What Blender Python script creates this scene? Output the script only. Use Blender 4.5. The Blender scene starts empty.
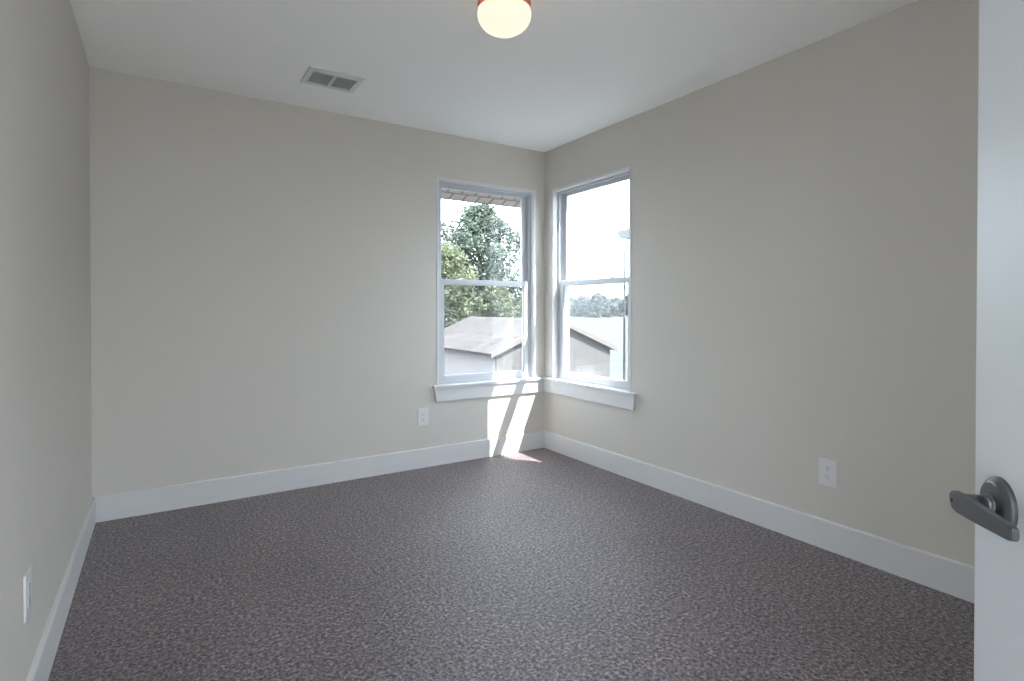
import bpy, bmesh, math, random
from mathutils import Vector, Matrix

C = bpy.context.scene.collection
S = bpy.context.scene
PI = math.pi

# ------------------------------------------------------------------ camera
YAW, PITCH = math.radians(32.6), math.radians(-0.528)
cam_d = bpy.data.cameras.new('camera')
cam = bpy.data.objects.new('camera', cam_d)
C.objects.link(cam)
cam.location = (-2.681, -3.695, 1.149)
cam.rotation_euler = (PI/2 + PITCH, 0, -YAW)
cam_d.sensor_width = 36
cam_d.lens = 550.04/1024*36
cam_d.shift_y = -0.0262
cam_d.clip_start = 0.02
cam_d.clip_end = 1000
S.camera = cam

# ------------------------------------------------------------------ sky, sun, exposure
SKY = 7.5
wd = bpy.data.worlds.new('sky')
S.world = wd
wd.use_nodes = True
bgn = wd.node_tree.nodes['Background']
bgn.inputs[0].default_value = (0.82, 0.92, 1.0, 1)
bgn.inputs[1].default_value = SKY

SUN_DIR = Vector((-0.71, 1.0, -1.725)).normalized()     # the way the light travels
sd = bpy.data.lights.new('sun', 'SUN')
sd.energy = 36
sd.angle = math.radians(0.5)
sd.color = (1.0, 0.97, 0.92)
so = bpy.data.objects.new('sun', sd)
so.rotation_euler = SUN_DIR.to_track_quat('-Z', 'Y').to_euler()
so.location = (20, -28, 50)
C.objects.link(so)

S.view_settings.view_transform = 'Standard'
S.view_settings.look = 'None'
S.view_settings.exposure = 0.6
S.view_settings.gamma = 1.0
S.view_settings.use_curve_mapping = False
S.cycles.use_denoising = True
S.cycles.max_bounces = 14
S.cycles.diffuse_bounces = 8
S.cycles.transparent_max_bounces = 16
S.cycles.sample_clamp_indirect = 8
S.cycles.caustics_reflective = True

# ------------------------------------------------------------------ materials
def mat(name, col, rough=0.6, metal=0.0, spec=0.4, noise=0.0, nscale=20, bump=0.0, bscale=200, bdist=0.001):
    m = bpy.data.materials.new(name)
    m.use_nodes = True
    nt = m.node_tree
    b = nt.nodes['Principled BSDF']
    b.inputs['Base Color'].default_value = (*col, 1)
    b.inputs['Roughness'].default_value = rough
    b.inputs['Metallic'].default_value = metal
    b.inputs['Specular IOR Level'].default_value = spec
    tc = nt.nodes.new('ShaderNodeTexCoord')
    if noise:
        n = nt.nodes.new('ShaderNodeTexNoise')
        n.inputs['Scale'].default_value = nscale
        n.inputs['Detail'].default_value = 4
        nt.links.new(tc.outputs['Object'], n.inputs['Vector'])
        r = nt.nodes.new('ShaderNodeMapRange')
        r.inputs[3].default_value = 1 - noise
        r.inputs[4].default_value = 1 + noise
        nt.links.new(n.outputs[0], r.inputs[0])
        x = nt.nodes.new('ShaderNodeVectorMath'); x.operation = 'SCALE'
        x.inputs[0].default_value = col
        nt.links.new(r.outputs[0], x.inputs['Scale'])
        nt.links.new(x.outputs[0], b.inputs['Base Color'])
    if bump:
        n2 = nt.nodes.new('ShaderNodeTexNoise')
        n2.inputs['Scale'].default_value = bscale
        n2.inputs['Detail'].default_value = 3
        nt.links.new(tc.outputs['Object'], n2.inputs['Vector'])
        bp = nt.nodes.new('ShaderNodeBump')
        bp.inputs['Strength'].default_value = bump
        bp.inputs['Distance'].default_value = bdist
        nt.links.new(n2.outputs[0], bp.inputs['Height'])
        nt.links.new(bp.outputs[0], b.inputs['Normal'])
    return m

M = {}
M['wall'] = mat('painted_wall', (0.62, 0.592, 0.557), 0.75, spec=0.25, noise=0.015, nscale=3, bump=0.25, bscale=160, bdist=0.0006)
M['ceiling'] = mat('painted_ceiling', (0.92, 0.93, 0.93), 0.85, spec=0.2, bump=0.3, bscale=140, bdist=0.0008)
M['bounce_floor'] = mat('pale_bounce_floor', (0.62, 0.61, 0.59), 0.5)  # pale so the added landing floor throws light into the room
M['trim'] = mat('semi_gloss_white_trim', (0.67, 0.67, 0.685), 0.42, spec=0.45)
M['vinyl'] = mat('white_vinyl', (0.54, 0.56, 0.60), 0.4, spec=0.45)
M['door'] = mat('painted_door', (0.64, 0.675, 0.72), 0.4, spec=0.45)
M['plate'] = mat('white_plastic', (0.72, 0.72, 0.73), 0.3, spec=0.5)
M['slot'] = mat('dark_slot', (0.05, 0.05, 0.05), 0.6)
M['screw'] = mat('painted_screw', (0.70, 0.70, 0.70), 0.35, spec=0.5)
M['bronze'] = mat('dark_satin_metal', (0.11, 0.116, 0.125), 0.36, metal=0.75, spec=0.5, noise=0.1, nscale=60)
M['pinhole'] = mat('dark_hole', (0.004, 0.004, 0.004), 0.9, spec=0.0)
M['pan'] = mat('copper_pan', (0.80, 0.27, 0.15), 0.35, metal=0.25)
M['vent'] = mat('painted_register', (0.72, 0.74, 0.74), 0.5)
M['duct'] = mat('duct_grey', (0.45, 0.46, 0.47), 0.8)
M['slat'] = mat('register_slat', (0.75, 0.77, 0.78), 0.5)
M['shade'] = mat('frosted_glass', (0.25, 0.22, 0.2), 0.3)
_b = M['shade'].node_tree.nodes['Principled BSDF']
_b.inputs['Emission Color'].default_value = (1.0, 0.80, 0.63, 1)
_b.inputs['Emission Strength'].default_value = 0.72

def carpet_material():
    m = bpy.data.materials.new('cut_pile_carpet'); m.use_nodes = True
    nt = m.node_tree; N = nt.nodes; L = nt.links
    b = N['Principled BSDF']
    b.inputs['Roughness'].default_value = 0.55
    b.inputs['Specular IOR Level'].default_value = 0.75
    b.inputs['Specular Tint'].default_value = (0.93, 0.9, 1.0, 1)
    b.inputs['Sheen Weight'].default_value = 0.2
    tc = N.new('ShaderNodeTexCoord')
    n1 = N.new('ShaderNodeTexNoise'); n1.inputs['Scale'].default_value = 75; n1.inputs['Detail'].default_value = 2.5; n1.inputs['Roughness'].default_value = 0.8
    n3 = N.new('ShaderNodeTexNoise'); n3.inputs['Scale'].default_value = 26; n3.inputs['Detail'].default_value = 2
    n2 = N.new('ShaderNodeTexNoise'); n2.inputs['Scale'].default_value = 2.2; n2.inputs['Detail'].default_value = 3
    for t in (n1, n2, n3): L.new(tc.outputs['Object'], t.inputs['Vector'])
    r1 = N.new('ShaderNodeValToRGB')
    e = r1.color_ramp.elements
    e[0].position = 0.34; e[0].color = (0.018, 0.012, 0.013, 1)
    e[1].position = 0.68; e[1].color = (0.330, 0.265, 0.280, 1)
    x = e.new(0.5); x.color = (0.108, 0.082, 0.088, 1)
    L.new(n1.outputs[0], r1.inputs[0])
    def rng(src, lo, hi):
        mr = N.new('ShaderNodeMapRange'); mr.inputs[1].default_value = 0.3; mr.inputs[2].default_value = 0.7
        mr.inputs[3].default_value = lo; mr.inputs[4].default_value = hi
        L.new(src.outputs[0], mr.inputs[0]); return mr
    a_, b_ = rng(n2, 0.88, 1.12), rng(n3, 0.82, 1.18)
    mm = N.new('ShaderNodeMath'); mm.operation = 'MULTIPLY'
    L.new(a_.outputs[0], mm.inputs[0]); L.new(b_.outputs[0], mm.inputs[1])
    sc = N.new('ShaderNodeVectorMath'); sc.operation = 'SCALE'
    L.new(r1.outputs[0], sc.inputs[0]); L.new(mm.outputs[0], sc.inputs['Scale'])
    L.new(sc.outputs[0], b.inputs['Base Color'])
    # tufts reflect unevenly too
    sr = rng(n1, 0.15, 1.35)
    sw = N.new('ShaderNodeMath'); sw.operation = 'MULTIPLY'; sw.inputs[1].default_value = 0.75
    L.new(sr.outputs[0], sw.inputs[0]); L.new(sw.outputs[0], b.inputs['Specular IOR Level'])
    bp = N.new('ShaderNodeBump'); bp.inputs['Strength'].default_value = 0.6; bp.inputs['Distance'].default_value = 0.006
    L.new(n1.outputs[0], bp.inputs['Height']); L.new(bp.outputs[0], b.inputs['Normal'])
    return m
M['carpet'] = carpet_material()

def glass_material():
    m = bpy.data.materials.new('window_glass'); m.use_nodes = True
    nt = m.node_tree; N = nt.nodes; L = nt.links
    for n in list(N): N.remove(n)
    o = N.new('ShaderNodeOutputMaterial'); mx = N.new('ShaderNodeMixShader')
    tr = N.new('ShaderNodeBsdfTransparent'); tr.inputs[0].default_value = (0.95, 0.97, 0.97, 1)
    gl = N.new('ShaderNodeBsdfGlossy'); gl.inputs['Roughness'].default_value = 0.0
    lw = N.new('ShaderNodeLayerWeight'); lw.inputs['Blend'].default_value = 0.5
    pw = N.new('ShaderNodeMath'); pw.operation = 'POWER'; pw.inputs[1].default_value = 3.5
    fr = N.new('ShaderNodeMath'); fr.operation = 'MULTIPLY_ADD'; fr.inputs[1].default_value = 0.9; fr.inputs[2].default_value = 0.012
    L.new(lw.outputs['Facing'], pw.inputs[0]); L.new(pw.outputs[0], fr.inputs[0])
    L.new(fr.outputs[0], mx.inputs[0]); L.new(tr.outputs[0], mx.inputs[1]); L.new(gl.outputs[0], mx.inputs[2])
    L.new(mx.outputs[0], o.inputs[0])
    return m
M['glass'] = glass_material()

def screen_material():
    m = bpy.data.materials.new('insect_mesh'); m.use_nodes = True
    nt = m.node_tree; N = nt.nodes; L = nt.links
    for n in list(N): N.remove(n)
    o = N.new('ShaderNodeOutputMaterial'); mx = N.new('ShaderNodeMixShader')
    tr = N.new('ShaderNodeBsdfTransparent')
    df = N.new('ShaderNodeBsdfDiffuse'); df.inputs[0].default_value = (0.20, 0.21, 0.22, 1)
    mx.inputs[0].default_value = 0.16
    L.new(tr.outputs[0], mx.inputs[1]); L.new(df.outputs[0], mx.inputs[2]); L.new(mx.outputs[0], o.inputs[0])
    return m
M['screen'] = screen_material()

# ------------------------------------------------------------------ mesh helpers
def link(name, bm, m, parent=None, smooth=False):
    me = bpy.data.meshes.new(name)
    bmesh.ops.recalc_face_normals(bm, faces=bm.faces)
    bm.to_mesh(me); bm.free()
    me.materials.append(m if not isinstance(m, str) else M[m])
    if smooth:
        me.polygons.foreach_set('use_smooth', [True]*len(me.polygons))
    o = bpy.data.objects.new(name, me)
    C.objects.link(o)
    if parent is not None: o.parent = parent
    return o

def box(bm, a, b, bev=0.0, seg=2, mtx=None):
    lo = [min(a[i], b[i]) for i in range(3)]; hi = [max(a[i], b[i]) for i in range(3)]
    t = bmesh.new()
    bmesh.ops.create_cube(t, size=1)
    for v in t.verts:
        v.co = Vector([(lo[i]+hi[i])/2 + v.co[i]*(hi[i]-lo[i]) for i in range(3)])
    if bev:
        bmesh.ops.bevel(t, geom=list(t.edges), offset=bev, segments=seg, affect='EDGES', profile=0.6)
    if mtx is not None: bmesh.ops.transform(t, matrix=mtx, verts=t.verts)
    merge(bm, t)

def merge(bm, t):
    me = bpy.data.meshes.new('tmp'); t.to_mesh(me); t.free()
    bm.from_mesh(me); bpy.data.meshes.remove(me)

def lathe(bm, prof, n=48, mtx=None):
    t = bmesh.new(); rings = []
    for r, z in prof:
        if r < 1e-6: rings.append([t.verts.new((0, 0, z))])
        else: rings.append([t.verts.new((r*math.cos(2*PI*k/n), r*math.sin(2*PI*k/n), z)) for k in range(n)])
    for A, B in zip(rings, rings[1:]):
        for k in range(n):
            k2 = (k+1) % n
            if len(A) == 1 and len(B) == 1: continue
            if len(A) == 1: t.faces.new((A[0], B[k], B[k2]))
            elif len(B) == 1: t.faces.new((A[k], A[k2], B[0]))
            else: t.faces.new((A[k], A[k2], B[k2], B[k]))
    if mtx is not None: bmesh.ops.transform(t, matrix=mtx, verts=t.verts)
    merge(bm, t)

def prism(bm, pts, a, b):
    """pts: list of 3-d points (a planar outline); extruded by the vector b-a"""
    d = Vector(b) - Vector(a)
    A = [bm.verts.new(Vector(p)) for p in pts]
    B = [bm.verts.new(Vector(p) + d) for p in pts]
    n = len(pts)
    bm.faces.new(A); bm.faces.new(B[::-1])
    for k in range(n): bm.faces.new((A[k], B[k], B[(k+1) % n], A[(k+1) % n]))

def tube(bm, pts, rad, n=8):
    rings = []
    for i, p in enumerate(pts):
        p = Vector(p)
        d = (Vector(pts[min(i+1, len(pts)-1)]) - Vector(pts[max(i-1, 0)])).normalized()
        u = d.orthogonal().normalized(); w = d.cross(u)
        if i and rings:
            u = (pu - d*pu.dot(d)).normalized(); w = d.cross(u)
        pu = u
        r = rad[i] if isinstance(rad, (list, tuple)) else rad
        rings.append([bm.verts.new(p + (u*math.cos(2*PI*k/n) + w*math.sin(2*PI*k/n))*r) for k in range(n)])
    for A, B in zip(rings, rings[1:]):
        for k in range(n): bm.faces.new((A[k], A[(k+1) % n], B[(k+1) % n], B[k]))
    bm.faces.new(rings[0][::-1]); bm.faces.new(rings[-1])

def empty(name, loc, rotz=0):
    o = bpy.data.objects.new(name, None); C.objects.link(o)
    o.location = loc; o.rotation_euler = (0, 0, rotz); o.empty_display_size = 0.1
    return o

def tag(o, label=None, cat=None, group=None, kind=None):
    if label: o['label'] = label
    if cat: o['category'] = cat
    if group: o['group'] = group
    if kind: o['kind'] = kind
    return o

def copy_tree(o, parent=None):
    c = o.copy(); C.objects.link(c); c.parent = parent
    for ch in o.children: copy_tree(ch, c)
    return c

# ------------------------------------------------------------------ room shell
# the inner right-back corner of the room is the origin; the room lies at x<0, y<0
W, D, H, T = 2.994, 3.85, 2.44, 0.14
BW = (-0.955, -0.105)          # opening of the window in the back wall, along x
RW = (-0.980, -0.128)          # opening of the window in the right wall, along y
ZB, ZT = 0.585, 2.095          # bottom and top of both openings
LT = 0.019                     # thickness of the jamb liner boards
DX0, DX1, DH = -2.862, -2.244, 2.05   # doorway in the front wall

def boxes(name, lst, m, kind='structure', label=None, bev=0):
    bm = bmesh.new()
    for a, b in lst: box(bm, a, b, bev)
    return tag(link(name, bm, m), label=label, kind=kind)

g = LT
boxes('wall_back', [((-W-T, 0, -0.1), (BW[0]-g, T, H+0.1)), ((BW[1]+g, 0, -0.1), (0, T, H+0.1)),
                    ((BW[0]-g, 0, -0.1), (BW[1]+g, T, ZB-g)), ((BW[0]-g, 0, ZT+g), (BW[1]+g, T, H+0.1))], 'wall',
      label='greige painted back wall with the left window')
boxes('wall_right', [((0, -D-T, -0.1), (T, RW[0]-g, H+0.1)), ((0, RW[1]+g, -0.1), (T, T, H+0.1)),
                     ((0, RW[0]-g, -0.1), (T, RW[1]+g, ZB-g)), ((0, RW[0]-g, ZT+g), (T, RW[1]+g, H+0.1))], 'wall',
      label='greige painted right wall with the right window')
boxes('wall_left', [((-W-T, -D-T, -0.1), (-W, 0, H+0.1))], 'wall', label='greige painted left wall')
# the front wall is a header and piers: the doorway at the left, an added gap at the right lets daylight into the room
PX, XR = -1.98, -1.68
boxes('wall_front', [((-W, -D-T, -0.1), (DX0-g, -D, H+0.1)), ((DX1+g, -D-T, -0.1), (PX, -D, H+0.1)), ((XR, -D-T, -0.1), (0, -D, H+0.1)),
                     ((DX0-g, -D-T, DH+g), (DX1+g, -D, H+0.1)), ((XR, -D-T, 2.2), (XR+0.01, -D, H+0.1))], 'wall', label='greige painted front wall with the doorway and an added daylight gap')
LY0 = -5.6
boxes('ceiling', [((-W-T, LY0, H), (T, -D-T, H+0.1))], 'ceiling', label='added white ceiling behind the doorway, keeping the sun off the room')  # added unseen slab that blocks direct sun from behind
boxes('floor', [((-W-T, LY0, -0.1), (T, -D-T, 0))], 'bounce_floor', label='added pale floor behind the doorway, bouncing daylight into the room')  # added unseen slab, sunlit and pale to light upper walls and ceiling
boxes('ceiling', [((-W, -D, H), (0, 0, H+0.1))], 'ceiling', label='white painted ceiling')
boxes('floor', [((-W, -D-T, -0.1), (0, 0, 0))], 'carpet', label='purplish grey brown cut pile carpet')

# baseboards: a flat board with an eased top edge
BH, BT = 0.138, 0.015
def baseboard(name, p0, p1, inward, label):
    bm = bmesh.new()
    n = Vector(inward)
    prof = [(0, 0), (BT, 0), (BT, BH-0.006), (BT-0.002, BH-0.002), (BT-0.006, BH), (0, BH)]
    pts = [Vector(p0) + n*t + Vector((0, 0, z)) for t, z in prof]
    prism(bm, pts, p0, p1)
    return tag(link(name, bm, 'trim'), label=label, kind='structure')
baseboard('baseboard_back', (-W, 0, 0), (0, 0, 0), (0, -1, 0), 'white baseboard along the back wall')
baseboard('baseboard_right', (0, -D, 0), (0, -BT, 0), (-1, 0, 0), 'white baseboard along the right wall')
baseboard('baseboard_left', (-W, -D, 0), (-W, -BT, 0), (1, 0, 0), 'white baseboard along the left wall')
baseboard('baseboard_front', (DX1+0.07, -D, 0), (PX, -D, 0), (0, 1, 0), 'white baseboard beside the doorway')

# doorway casing and jamb
bm = bmesh.new()
box(bm, (DX1, -D-T, 0), (DX1+g, -D+0.001, DH)); box(bm, (DX0-g, -D-T, 0), (DX0, -D+0.001, DH))
box(bm, (DX0-g, -D-T, DH), (DX1+g, -D+0.001, DH+g))
box(bm, (DX1+0.004, -D, 0), (DX1+0.066, -D+0.014, DH+0.064), 0.002)
box(bm, (DX0-0.066, -D, 0), (DX0-0.004, -D+0.014, DH+0.064), 0.002)
box(bm, (DX0-0.004, -D, DH+0.004), (DX1+0.004, -D+0.014, DH+0.064), 0.002)
tag(link('trim_1', bm, 'trim'), label='white casing around the doorway', kind='structure')

# ------------------------------------------------------------------ windows
def window(name, u0, u1, horizontal, label, stool_u, apron_u):
    """local frame: u along the wall, w outward through the wall, z up"""
    def P(u, w, z): return (u, w, z) if horizontal else (w, u, z)
    root = empty(name, P((u0+u1)/2, 0.0, ZB))
    tag(root, label=label, kind='structure')
    inv = Matrix.Translation(-Vector(root.location))
    def fin(part, bm, m, parent=root, **k):
        bmesh.ops.transform(bm, matrix=inv, verts=bm.verts)
        return link(part, bm, m, parent, **k)
    def bx(bm, a, b, bev=0.0): box(bm, P(*a), P(*b), bev)
    def ring(bm, ua, ub, za, zb, t, w0, w1, bev=0.0, tb=None, tt=None):
        tb = t if tb is None else tb; tt = t if tt is None else tt
        bx(bm, (ua, w0, za), (ua+t, w1, zb), bev); bx(bm, (ub-t, w0, za), (ub, w1, zb), bev)
        bx(bm, (ua+t, w0, za), (ub-t, w1, za+tb), bev); bx(bm, (ua+t, w0, zb-tt), (ub-t, w1, zb), bev)
    # jamb liner boards, their edges a hair proud of the wall
    bm = bmesh.new()
    bx(bm, (u0-g, -0.003, ZB), (u0, 0.05, ZT+g), 0.001); bx(bm, (u1, -0.003, ZB), (u1+g, 0.05, ZT+g), 0.001)
    bx(bm, (u0, -0.003, ZT), (u1, 0.05, ZT+g), 0.001)
    fin('jamb_liner', bm, 'trim')
    # vinyl frame: inner track, parting ledge and outer stop
    bm = bmesh.new()
    ring(bm, u0-0.012, u1+0.012, ZB-0.012, ZT+0.012, 0.024, 0.042, 0.128, 0, tb=0.026, tt=0.022)
    ring(bm, u0+0.012, u1-0.012, ZB+0.014, ZT-0.010, 0.017, 0.079, 0.084, 0, tb=0.004, tt=0.014)
    ring(bm, u0+0.012, u1-0.012, ZB+0.014, ZT-0.010, 0.006, 0.0425, 0.047, 0, tb=0.006, tt=0.006)
    fin('frame', bm, 'vinyl')
    # upper sash (outer track)
    ua, ub = u0+0.014, u1-0.014
    zr0, zr1 = 1.332, 1.371
    bm = bmesh.new()
    ring(bm, ua, ub, zr0, ZT-0.018, 0.046, 0.086, 0.112, 0.0015, tb=zr1-zr0-0.002, tt=0.018)
    us = fin('upper_sash', bm, 'vinyl')
    bm = bmesh.new(); bx(bm, (ua+0.044, 0.098, zr1-0.004), (ub-0.044, 0.1, ZT-0.034)); fin('glass', bm, 'glass', us)
    # lower sash (inner track)
    bm = bmesh.new()
    ring(bm, ua, ub, ZB+0.014, zr1, 0.050, 0.048, 0.076, 0.0015, tb=0.040, tt=zr1-zr0)
    # glazing bead step
    ring(bm, ua+0.048, ub-0.048, ZB+0.052, zr0+0.002, 0.008, 0.056, 0.070, 0.0, tb=0.008, tt=0.006)
    ls = fin('lower_sash', bm, 'vinyl')
    bm = bmesh.new(); bx(bm, (ua+0.052, 0.063, ZB+0.056), (ub-0.052, 0.065, zr0)); fin('glass', bm, 'glass', ls)
    for f in (0.27, 0.73):
        um = u0 + (u1-u0)*f
        bm = bmesh.new()
        bx(bm, (um-0.022, 0.054, zr1), (um+0.022, 0.074, zr1+0.006), 0.0015)
        bx(bm, (um-0.010, 0.058, zr1+0.005), (um+0.012, 0.084, zr1+0.013), 0.002)
        fin('sash_lock', bm, 'vinyl', ls)
    # tilt latches at the ends of the meeting rail
    for um in (ua+0.03, ub-0.03):
        bm = bmesh.new(); bx(bm, (um-0.017, 0.052, zr1), (um+0.017, 0.07, zr1+0.004), 0.001); fin('tilt_latch', bm, 'vinyl', ls)
    # half screen outside the lower sash
    bm = bmesh.new()
    ring(bm, u0+0.010, u1-0.010, ZB+0.012, zr1-0.01, 0.022, 0.116, 0.126, 0, tb=0.018, tt=0.018)
    sf = fin('screen_frame', bm, 'vinyl')
    bm = bmesh.new()
    bx(bm, (u0+0.03, 0.1205, ZB+0.028), (u1-0.03, 0.1210, zr1-0.026))
    fin('insect_screen', bm, 'screen', sf)
    # exterior buck around the unit
    bm = bmesh.new()
    ring(bm, u0-g, u1+g, ZB-g, ZT+g, 0.018, 0.05, 0.16, 0, tb=0.012, tt=0.012)
    fin('exterior_buck', bm, 'trim')
    # stool and apron
    bm = bmesh.new()
    bx(bm, (stool_u[0], -0.034, ZB-0.021), (stool_u[1], 0.0, ZB), 0.004)
    bx(bm, (u0-0.0, -0.004, ZB-0.0185), (u1+0.0, 0.048, ZB-0.0005))
    fin('stool', bm, 'trim')
    bm = bmesh.new()
    a0, a1, sl = apron_u
    za, zb_ = 0.468, ZB-0.021
    pts = [P(a0+sl, 0, za), P(a1, 0, za), P(a1, 0, zb_), P(a0, 0, zb_)]
    prism(bm, pts, (0, 0, 0), P(0, -0.018, 0))
    fin('apron', bm, 'trim')
    return root

window('window_1', BW[0], BW[1], True, 'white double hung window in the back wall left of the corner', (-1.012, -0.036), (-0.998, -0.019, 0.014))
window('window_2', RW[0], RW[1], False, 'white double hung window in the right wall beside the corner', (-1.062, 0.0), (-1.050, 0.0, 0.014))

# ------------------------------------------------------------------ door with lever handle
AZ = math.radians(48.3)
tdir = Vector((math.sin(AZ), math.cos(AZ), 0)); ndir = Vector((-math.cos(AZ), math.sin(AZ), 0))
ROSE = Vector((-1.828, -3.456, 0.912))
# local frame of the door: +x runs from the hinge to the latch edge, +y points to the camera's side
edge = 0.059
DW = 0.61
hinge = ROSE + tdir*edge - tdir*DW
door = empty('door_1', (hinge.x, hinge.y, 0.0), math.atan2(tdir.y, tdir.x))
tag(door, label='white painted door standing open at the right edge', kind='structure')
bm = bmesh.new(); box(bm, (0, -0.035, 0.012), (DW, 0, 2.035), 0.0015); link('door_leaf', bm, 'door', door)
def knuckle(z):
    bm = bmesh.new()
    box(bm, (-0.003, -0.033, z-0.045), (0.0005, -0.002, z+0.045))
    lathe(bm, [(0, -0.046), (0.006, -0.046), (0.006, 0.046), (0, 0.046)], 12, Matrix.Translation((-0.004, 0.005, z)))
    return link('hinge', bm, 'bronze', door)
for z in (0.25, 1.05, 1.85): knuckle(z)

def lever(side):
    # local: built on the +y side, mirrored for the far side
    LX = DW - edge
    lv = empty('door_handle', (LX, 0 if side > 0 else -0.035, ROSE.z)); lv.parent = door
    s = side
    rot = Matrix.Rotation(-PI/2*s, 4, 'X')      # z axis -> +y (or -y)
    bm = bmesh.new()
    lathe(bm, [(0, 0), (0.0335, 0), (0.0335, 0.003), (0.0322, 0.0055), (0.0275, 0.0095), (0.0255, 0.0103), (0.0, 0.0105)], 64, rot)
    link('rose', bm, 'bronze', lv, smooth=False)
    # neck: narrow at the rose, widening into the blade's back
    def loft(secs, n=20):
        b = bmesh.new(); rings = []
        for (cx, y, cz, rx, rz, pw) in secs:
            ring_ = []
            for k in range(n):
                a = 2*PI*k/n
                c_, s_ = math.cos(a), math.sin(a)
                ring_.append(b.verts.new((cx + rx*math.copysign(abs(c_)**pw, c_), s*y, cz + rz*math.copysign(abs(s_)**pw, s_))))
            rings.append(ring_)
        for A, B in zip(rings, rings[1:]):
            for k in range(n): b.faces.new((A[k], A[(k+1) % n], B[(k+1) % n], B[k]))
        b.faces.new(rings[0]); b.faces.new(rings[-1][::-1])
        return b
    link('neck', loft([(0, 0.0100, 0, .0122, .0122, 1), (0, 0.0130, 0, .0122, .0122, 1), (0, 0.0138, 0, .0105, .0105, 1), (0, 0.019, 0, .0105, .0105, 1), (-.005, 0.030, 0, .0135, .0115, .9), (-.024, 0.0415, 0.0012, .033, .0115, .8)]), 'bronze', lv, smooth=True)
    # blade: a tapering bar seen broadside, its top edge sloping
    outline = [(0.0115, 0.004), (0.0095, 0.0095), (0.004, 0.0125), (-0.010, 0.0128), (-0.050, 0.0105), (-0.111, 0.0076),
               (-0.1155, 0.0060), (-0.1165, 0.002), (-0.1165, -0.0045), (-0.1150, -0.0072), (-0.110, -0.0084), (-0.050, -0.0105), (-0.004, -0.0118), (0.005, -0.0090), (0.0095, -0.0035)]
    bm = bmesh.new()
    prism(bm, [(x, s*0.0405, z - 0.0453*x) for x, z in outline], (0, 0, 0), (0, s*0.0085, 0))
    bmesh.ops.bevel(bm, geom=[e for e in bm.edges if abs(e.verts[0].co.y - e.verts[1].co.y) < 1e-6], offset=0.0012, segments=2, affect='EDGES')
    bl = link('blade', bm, 'bronze', lv)
    bm = bmesh.new()
    lathe(bm, [(0, 0.0), (0.0021, 0.0), (0.0021, 0.0003), (0, 0.0003)], 12, Matrix.Translation((0.0035, s*0.0489, 0.0005)) @ rot)
    link('privacy_pinhole', bm, 'pinhole', bl)
lever(1); lever(-1)

# ------------------------------------------------------------------ wall outlets
def outlet(loc, rotz, label, kindname='wall_outlet'):
    # local: plate lies in the x-z plane, facing -y
    t = empty(kindname, loc, rotz)
    tag(t, label, 'outlet')
    bm = bmesh.new()
    w, h = 0.041, 0.0635
    box(bm, (-w, -0.006, -h), (w, 0, h), 0.003, 3)
    pl = link('cover_plate', bm, 'plate', t)
    bm = bmesh.new(); lathe(bm, [(0, 0.0), (0.003, 0.0), (0.0026, 0.001), (0, 0.0012)], 12, Matrix.Translation((0, -0.0059, 0)) @ Matrix.Rotation(PI/2, 4, 'X'))
    link('screw', bm, 'screw', pl)
    for sz in (1, -1):
        bm = bmesh.new(); n = 28
        pts = []
        for k in range(n):
            a = 2*PI*k/n
            x = 0.0172*math.cos(a); z = 0.0172*math.sin(a)
            z = max(-0.0142, min(0.0142, z))
            pts.append((x, -0.0058, z + sz*0.0195))
        prism(bm, pts, (0, 0, 0), (0, -0.0018, 0))
        r = link('receptacle', bm, 'plate', t)
        bm = bmesh.new()
        box(bm, (-0.0075, -0.0079, sz*0.0195-0.001), (-0.0052, -0.0074, sz*0.0195+0.008))
        box(bm, (0.0052, -0.0079, sz*0.0195), (0.0075, -0.0074, sz*0.0195+0.007))
        lathe(bm, [(0, 0), (0.0026, 0), (0.0026, 0.0004), (0, 0.0004)], 12, Matrix.Translation((0, -0.0075, sz*0.0195-0.0075)) @ Matrix.Rotation(PI/2, 4, 'X'))
        link('slots', bm, 'slot', r)
    return t
outlet((-1.083, 0, 0.367), 0, 'white duplex outlet on the back wall, left of and below the back window')
outlet((0, -2.303, 0.367), -PI/2, 'white duplex outlet on the right wall, above its long baseboard')
outlet((-W, -1.715, 0.367), PI/2, 'white outlet plate on the left wall, seen nearly edge-on')

# ------------------------------------------------------------------ ceiling register
vt = empty('ceiling_vent', (-1.857, -0.518, H)); tag(vt, 'white two panel air register in the ceiling near the back wall', 'vent')
bm = bmesh.new()
X0, X1, Y0, Y1 = -0.147, 0.150, -0.128, 0.112       # outer
x0, x1, y0, y1 = -0.118, 0.122, -0.078, 0.085       # opening
for a, b in (((X0, Y0), (x0, Y1)), ((x1, Y0), (X1, Y1)), ((x0, Y0), (x1, y0)), ((x0, y1), (x1, Y1)), ((-0.006, y0), (0.010, y1))):
    box(bm, (a[0], a[1], -0.007), (b[0], b[1], 0.0), 0.001)
link('frame', bm, 'vent', vt)
bm = bmesh.new(); box(bm, (x0, y0, -0.0015), (x1, y1, -0.0002)); link('duct_opening', bm, 'duct', vt)
for xa, xb in ((x0, -0.006), (0.010, x1)):
    for k in range(10):
        yy = y0 + 0.012 + k*(y1-y0-0.02)/9.5
        bm = bmesh.new()
        box(bm, (xa, -0.0065, -0.0006), (xb, 0.0065, 0.0006), 0, mtx=Matrix.Translation((0, yy, -0.0042)) @ Matrix.Rotation(math.radians(22), 4, 'X'))
        link('louver', bm, 'slat', vt)

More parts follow.
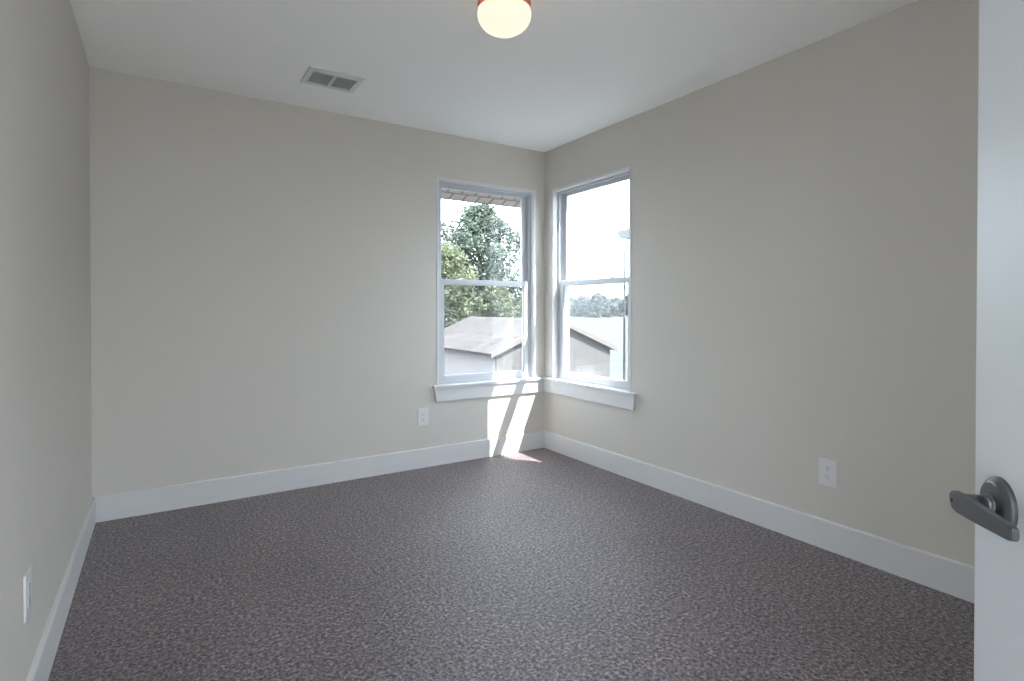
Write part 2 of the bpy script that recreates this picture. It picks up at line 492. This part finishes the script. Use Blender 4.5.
# ------------------------------------------------------------------ ceiling lamp
cl = empty('ceiling_lamp', (-1.463, -1.731, H)); tag(cl, 'lit frosted glass ceiling lamp with a copper pan', 'lamp')
bm = bmesh.new()
lathe(bm, [(0, 0), (0.098, 0), (0.108, -0.006), (0.112, -0.022), (0.108, -0.036), (0.1085, -0.042), (0.104, -0.050), (0.100, -0.048), (0.0, -0.03)], 64)
link('pan', bm, 'pan', cl, smooth=True)
bm = bmesh.new()
prof = [(0.098, -0.040)] + [(0.113*math.cos(a), -0.062 - 0.082*math.sin(a)) for a in [math.radians(x) for x in range(-10, 90, 8)]] + [(0, -0.144)]
lathe(bm, prof, 64)
link('glass_shade', bm, 'shade', cl, smooth=True)

# ------------------------------------------------------------------ outside
GZ = -2.8
M['ground'] = mat('dry_ground', (0.023, 0.025, 0.0235), 0.95, noise=0.25, nscale=0.15)
M['shed_side'] = mat('faded_boards', (0.21, 0.185, 0.188), 0.85, noise=0.2, nscale=2)
M['leaf_a'] = mat('leaf_grey_green', (0.050, 0.066, 0.052), 0.7, noise=0.3, nscale=0.8)
M['leaf_b'] = mat('leaf_yellow_green', (0.075, 0.088, 0.052), 0.7, noise=0.3, nscale=0.8)
M['leaf_c'] = mat('needle_blue_green', (0.040, 0.050, 0.053), 0.7, noise=0.3, nscale=0.8)
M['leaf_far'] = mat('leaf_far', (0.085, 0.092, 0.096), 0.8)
M['bark'] = mat('bark', (0.033, 0.028, 0.023), 0.9)
M['siding'] = mat('pale_siding', (0.079, 0.083, 0.086), 0.7)
M['roofing'] = mat('grey_roofing', (0.053, 0.053, 0.054), 0.8)
M['post'] = mat('weathered_post', (0.022, 0.021, 0.021), 0.8)

def bands(m, col2, axis, scale, width=0.12, extra=None):
    """thin darker joints repeating along one object axis"""
    nt = m.node_tree; N = nt.nodes; L = nt.links
    b = N['Principled BSDF']
    src = b.inputs['Base Color'].links[0].from_socket if b.inputs['Base Color'].links else None
    tc = N.new('ShaderNodeTexCoord'); sx = N.new('ShaderNodeSeparateXYZ')
    L.new(tc.outputs['Object'], sx.inputs[0])
    mu = N.new('ShaderNodeMath'); mu.operation = 'MULTIPLY'; mu.inputs[1].default_value = scale
    fr = N.new('ShaderNodeMath'); fr.operation = 'FRACT'
    lt = N.new('ShaderNodeMath'); lt.operation = 'LESS_THAN'; lt.inputs[1].default_value = width
    L.new(sx.outputs[axis], mu.inputs[0]); L.new(mu.outputs[0], fr.inputs[0]); L.new(fr.outputs[0], lt.inputs[0])
    mx = N.new('ShaderNodeMix'); mx.data_type = 'RGBA'
    L.new(lt.outputs[0], mx.inputs[0])
    if src: L.new(src, mx.inputs[6])
    else: mx.inputs[6].default_value = b.inputs['Base Color'].default_value
    mx.inputs[7].default_value = (*col2, 1)
    L.new(mx.outputs[2], b.inputs['Base Color'])
    return m

def brick_mat(name, c1, c2, mortar, sx, bw, rh, ms):
    m = mat(name, c1, 0.9)
    nt = m.node_tree; N = nt.nodes; L = nt.links
    b = N['Principled BSDF']; tc = N.new('ShaderNodeTexCoord')
    br = N.new('ShaderNodeTexBrick')
    br.inputs['Color1'].default_value = (*c1, 1); br.inputs['Color2'].default_value = (*c2, 1); br.inputs['Mortar'].default_value = (*mortar, 1)
    br.inputs['Scale'].default_value = sx; br.inputs['Brick Width'].default_value = bw; br.inputs['Row Height'].default_value = rh; br.inputs['Mortar Size'].default_value = ms
    L.new(tc.outputs['UV'], br.inputs['Vector'])
    L.new(br.outputs[0], b.inputs['Base Color'])
    return m
M['shingle'] = brick_mat('weathered_shingles', (0.046, 0.040, 0.042), (0.026, 0.021, 0.022), (0.017, 0.013, 0.014), 1.0, 1.5, 0.46, 0.05)
M['soffit'] = brick_mat('soffit_boards', (0.46, 0.39, 0.37), (0.41, 0.345, 0.33), (0.22, 0.18, 0.18), 1.0, 0.13, 0.30, 0.011)

for k_ in ('leaf_a', 'leaf_b', 'leaf_c', 'leaf_far'):       # thin leaves let light through
    nt = M[k_].node_tree; b = nt.nodes['Principled BSDF']; o_ = nt.nodes['Material Output']
    tl = nt.nodes.new('ShaderNodeBsdfTranslucent'); mx = nt.nodes.new('ShaderNodeMixShader'); mx.inputs[0].default_value = 0.42
    if b.inputs['Base Color'].links: nt.links.new(b.inputs['Base Color'].links[0].from_socket, tl.inputs[0])
    else: tl.inputs[0].default_value = b.inputs['Base Color'].default_value
    nt.links.new(b.outputs[0], mx.inputs[1]); nt.links.new(tl.outputs[0], mx.inputs[2]); nt.links.new(mx.outputs[0], o_.inputs[0])

bm = bmesh.new(); box(bm, (-150, -60, GZ-0.5), (420, 420, GZ)); tag(link('ground', bm, 'ground'), label='pale open ground below the windows', kind='structure')

def quad_uv(bm, pts, uvs):
    f = bm.faces.new([bm.verts.new(Vector(p)) for p in pts])
    lay = bm.loops.layers.uv.verify()
    for l, uv in zip(f.loops, uvs): l[lay].uv = uv

# the shed
sh = empty('shed', (7.6, 13.7, GZ)); tag(sh, 'low shed with weathered shingle gable roof beyond the back window', 'shed')
E0 = (7.445, 13.556, -0.5); RX = 10.55; RZ = 0.751; LY = 20.955; EX2 = 2*RX-7.445
off = Vector(sh.location)
def L_(p): return Vector(p) - off
bm = bmesh.new()
for x_e, s_ in ((7.445, 1), (EX2, -1)):
    slope = math.hypot(RX-7.445, RZ+0.5)
    for dz in (0.0, -0.12):
        quad_uv(bm, [L_((x_e, E0[1], -0.5+dz)), L_((x_e, LY, -0.5+dz)), L_((RX, LY, RZ+dz)), L_((RX, E0[1], RZ+dz))],
                [(0, 0), (0, LY-E0[1]), (slope, LY-E0[1]), (slope, 0)])
    for yy in (E0[1], LY):
        quad_uv(bm, [L_((x_e, yy, -0.5)), L_((RX, yy, RZ)), L_((RX, yy, RZ-0.12)), L_((x_e, yy, -0.62))], [(0, 0), (0.3, 0), (0.3, .1), (0, .1)])
    quad_uv(bm, [L_((x_e, E0[1], -0.5)), L_((x_e, LY, -0.5)), L_((x_e, LY, -0.62)), L_((x_e, E0[1], -0.62))], [(0, 0), (0.3, 0), (0.3, .1), (0, .1)])
link('roof', bm, 'shingle', sh)
# gable wall with upright boards
gy = E0[1]+0.12; wx0 = 7.75; wx1 = 2*RX-wx0
def gable(yc):
    bm = bmesh.new()
    zt = -0.62 + (wx0-7.445)*(RZ+0.5)/(RX-7.445)
    prism(bm, [L_((wx0, yc, GZ)), L_((wx1, yc, GZ)), L_((wx1, yc, zt)), L_((RX, yc, RZ-0.13)), L_((wx0, yc, zt))], (0, 0, 0), (0, 0.1, 0))
    return link('gable_wall', bm, M['shed_gable'], sh)
M['shed_gable'] = bands(mat('upright_boards', (0.061, 0.056, 0.058), 0.85, noise=0.2, nscale=2), (0.035, 0.032, 0.034), 0, 3.4, 0.16)
gable(gy); gable(LY-0.3)
bm = bmesh.new(); box(bm, L_((wx0, gy+0.1, GZ)), L_((wx0+0.1, LY-0.3, -0.5))); link('long_wall', bm, 'shed_side', sh)
bm = bmesh.new(); box(bm, L_((wx1-0.1, gy+0.1, GZ)), L_((wx1, LY-0.3, -0.5))); link('long_wall', bm, 'shed_side', sh)
bm = bmesh.new()
for x_e in (7.445, EX2):
    nrm = 1 if x_e < RX else -1
    prism(bm, [L_((x_e, E0[1]-0.03, -0.47)), L_((RX, E0[1]-0.03, RZ+0.03)), L_((RX, E0[1]-0.03, RZ-0.16)), L_((x_e, E0[1]-0.03, -0.66))], (0, 0, 0), (0, 0.03, 0))
M['barge'] = mat('barge_board', (0.089, 0.078, 0.078), 0.8)
link('barge_board', bm, 'barge', sh)

# eave of this house above the back window
ev = empty('eave', (-0.5, T, 2.2)); tag(ev, label='boarded soffit of the roof edge above the back window', kind='structure'); ev.name = 'trim_2'
bm = bmesh.new(); o3 = Vector(ev.location)
ye, ze = 0.52, 2.078
quad_uv(bm, [Vector((-4, T, 2.20))-o3, Vector((0.13, T, 2.20))-o3, Vector((0.13, ye, ze))-o3, Vector((-4, ye, ze))-o3], [(0, 0), (4.13, 0), (4.13, .4), (0, .4)])
link('soffit', bm, 'soffit', ev)
bm = bmesh.new(); box(bm, Vector((-4, ye, ze-0.004))-o3, Vector((0.13, ye+0.02, ze+0.16))-o3); link('fascia', bm, 'siding', ev)
bm = bmesh.new(); prism(bm, [Vector((-4, ye+0.05, ze+0.17))-o3, Vector((-4, T, 2.45))-o3, Vector((-4, T, 2.48))-o3, Vector((-4, ye+0.05, ze+0.2))-o3], (0, 0, 0), (4.13, 0, 0)); link('roof_edge', bm, 'roofing', ev)

# neighbour's house: only the end of its eave with the gutter reaches into view
nb = empty('neighbour_house', (8.6, 4.0, GZ)); tag(nb, 'pale neighbouring house whose eave and gutter end show at the right window edge', 'house')
o4 = Vector(nb.location)
bm = bmesh.new(); box(bm, Vector((8.5, -3, GZ))-o4, Vector((15, 6.9, 3.2))-o4); link('walls', bm, 'siding', nb)
bm = bmesh.new()
prism(bm, [Vector((8.0, 7.45, 3.20))-o4, Vector((8.0, -3.4, 3.20))-o4, Vector((11.7, -3.4, 4.7))-o4, Vector((11.7, 7.45, 4.7))-o4], (0, 0, 0), (0, 0, 0.1))
prism(bm, [Vector((15.4, 7.45, 3.20))-o4, Vector((15.4, -3.4, 3.20))-o4, Vector((11.7, -3.4, 4.7))-o4, Vector((11.7, 7.45, 4.7))-o4], (0, 0, 0), (0, 0, 0.1))
link('roof', bm, 'roofing', nb)
bm = bmesh.new()
prism(bm, [Vector((7.90, 7.5, 3.28))-o4, Vector((8.02, 7.5, 3.28))-o4, Vector((8.02, 7.5, 3.08))-o4, Vector((7.96, 7.5, 3.08))-o4], (0, 0, 0), (0, -10.9, 0))
box(bm, Vector((8.02, 7.40, 3.06))-o4, Vector((8.5, -3.3, 3.12))-o4)
link('gutter', bm, 'siding', nb)

# thin post
bm = bmesh.new(); tube(bm, [(0, 0, 0), (0, 0, 6.04)], [0.05, 0.036], 10)
lathe(bm, [(0.0, 6.03), (0.035, 6.03), (0.03, 6.07), (0, 6.09)], 10)
po = link('utility_post', bm, 'post'); po.location = (12, 11.43, GZ); tag(po, 'thin grey post standing outside the right window', 'post')

# trees
def leaves(bm, rnd, c, r, n, size, flat=0.8):
    for _ in range(n):
        d = Vector((rnd.gauss(0, 1), rnd.gauss(0, 1), rnd.gauss(0, 1))).normalized()
        p = Vector(c) + Vector((d.x*r, d.y*r, d.z*r*flat)) * (rnd.random()**0.45)
        a = Vector((rnd.gauss(0, 1), rnd.gauss(0, 1), rnd.gauss(0, .6))).normalized()
        b = a.orthogonal().normalized()
        b = Matrix.Rotation(rnd.random()*6.28, 3, a) @ b
        s = size*rnd.uniform(0.6, 1.3)
        v = [bm.verts.new(p + a*s), bm.verts.new(p + b*s*0.55), bm.verts.new(p - a*s), bm.verts.new(p - b*s*0.55)]
        bm.faces.new(v)

def tree(name, loc, h, spread, nb_, nl, size, m, label, cat='tree', seed=1, shape='round', group=None, base=0.35):
    rnd = random.Random(seed)
    root = empty(name, loc); tag(root, label, cat, group)
    bt = bmesh.new()
    trunk_top = h*0.8
    tube(bt, [(0, 0, 0), (spread*0.03, 0, h*0.3), (0, spread*0.02, trunk_top)], [h*0.022, h*0.016, h*0.006], 8)
    bl = bmesh.new()
    for k in range(nb_):
        f = (k+0.5)/nb_
        z = h*(base + (1-base)*f)
        if shape == 'round': rr = spread*math.sqrt(max(0.05, 1-abs(2*f-0.85)**2.2))*rnd.uniform(0.35, 1.0)
        else: rr = spread*(1-f)*rnd.uniform(0.6, 1.0)
        a = k*2.4 + rnd.uniform(-.4, .4)
        c = Vector((rr*math.cos(a), rr*math.sin(a), z))
        z0 = min(trunk_top, z*0.72)
        tube(bt, [(0, 0, z0), c*0.6 + Vector((0, 0, (z0 - z)*0.3 + z*0.4)), c], [h*0.006, h*0.004, h*0.0015], 5)
        cr = spread*(rnd.uniform(0.2, 0.42) if shape == 'round' else 0.28*(1.2-f))
        leaves(bl, rnd, c, cr, nl, size)
    link('trunk', bt, 'bark', root)
    link('crown', bl, m, root)
    return root

tree('tree', (25.9, 47.5, GZ), 14.4, 5.5, 72, 170, 0.235, 'leaf_a', 'tall loose grey green tree rising into the upper back window', seed=4, base=0.3)
tree('tree', (10.8, 24.6, GZ), 7.3, 2.3, 44, 190, 0.125, 'leaf_b', 'lower yellow green tree left of the tall tree', seed=9, base=0.15)
tree('tree', (20.1, 34.3, GZ), 5.4, 2.6, 38, 200, 0.15, 'leaf_b', 'round light green bush tree behind the shed roof', seed=11, base=0.1)
tree('tree', (20.6, 27.6, GZ), 5.6, 1.7, 40, 120, 0.17, 'leaf_c', 'dark blue green conifer behind the right end of the shed roof', seed=12, shape='cone', base=0.05)
rnd = random.Random(77)
far0 = None
AZs = [23 + k*1.55 for k in range(16)]
for k, a_deg in enumerate(AZs):
    a = math.radians(a_deg); dist = (250, 294, 272)[k % 3]
    x, y = -2.68 + dist*math.sin(a), -3.7 + dist*math.cos(a)
    if far0 is None:
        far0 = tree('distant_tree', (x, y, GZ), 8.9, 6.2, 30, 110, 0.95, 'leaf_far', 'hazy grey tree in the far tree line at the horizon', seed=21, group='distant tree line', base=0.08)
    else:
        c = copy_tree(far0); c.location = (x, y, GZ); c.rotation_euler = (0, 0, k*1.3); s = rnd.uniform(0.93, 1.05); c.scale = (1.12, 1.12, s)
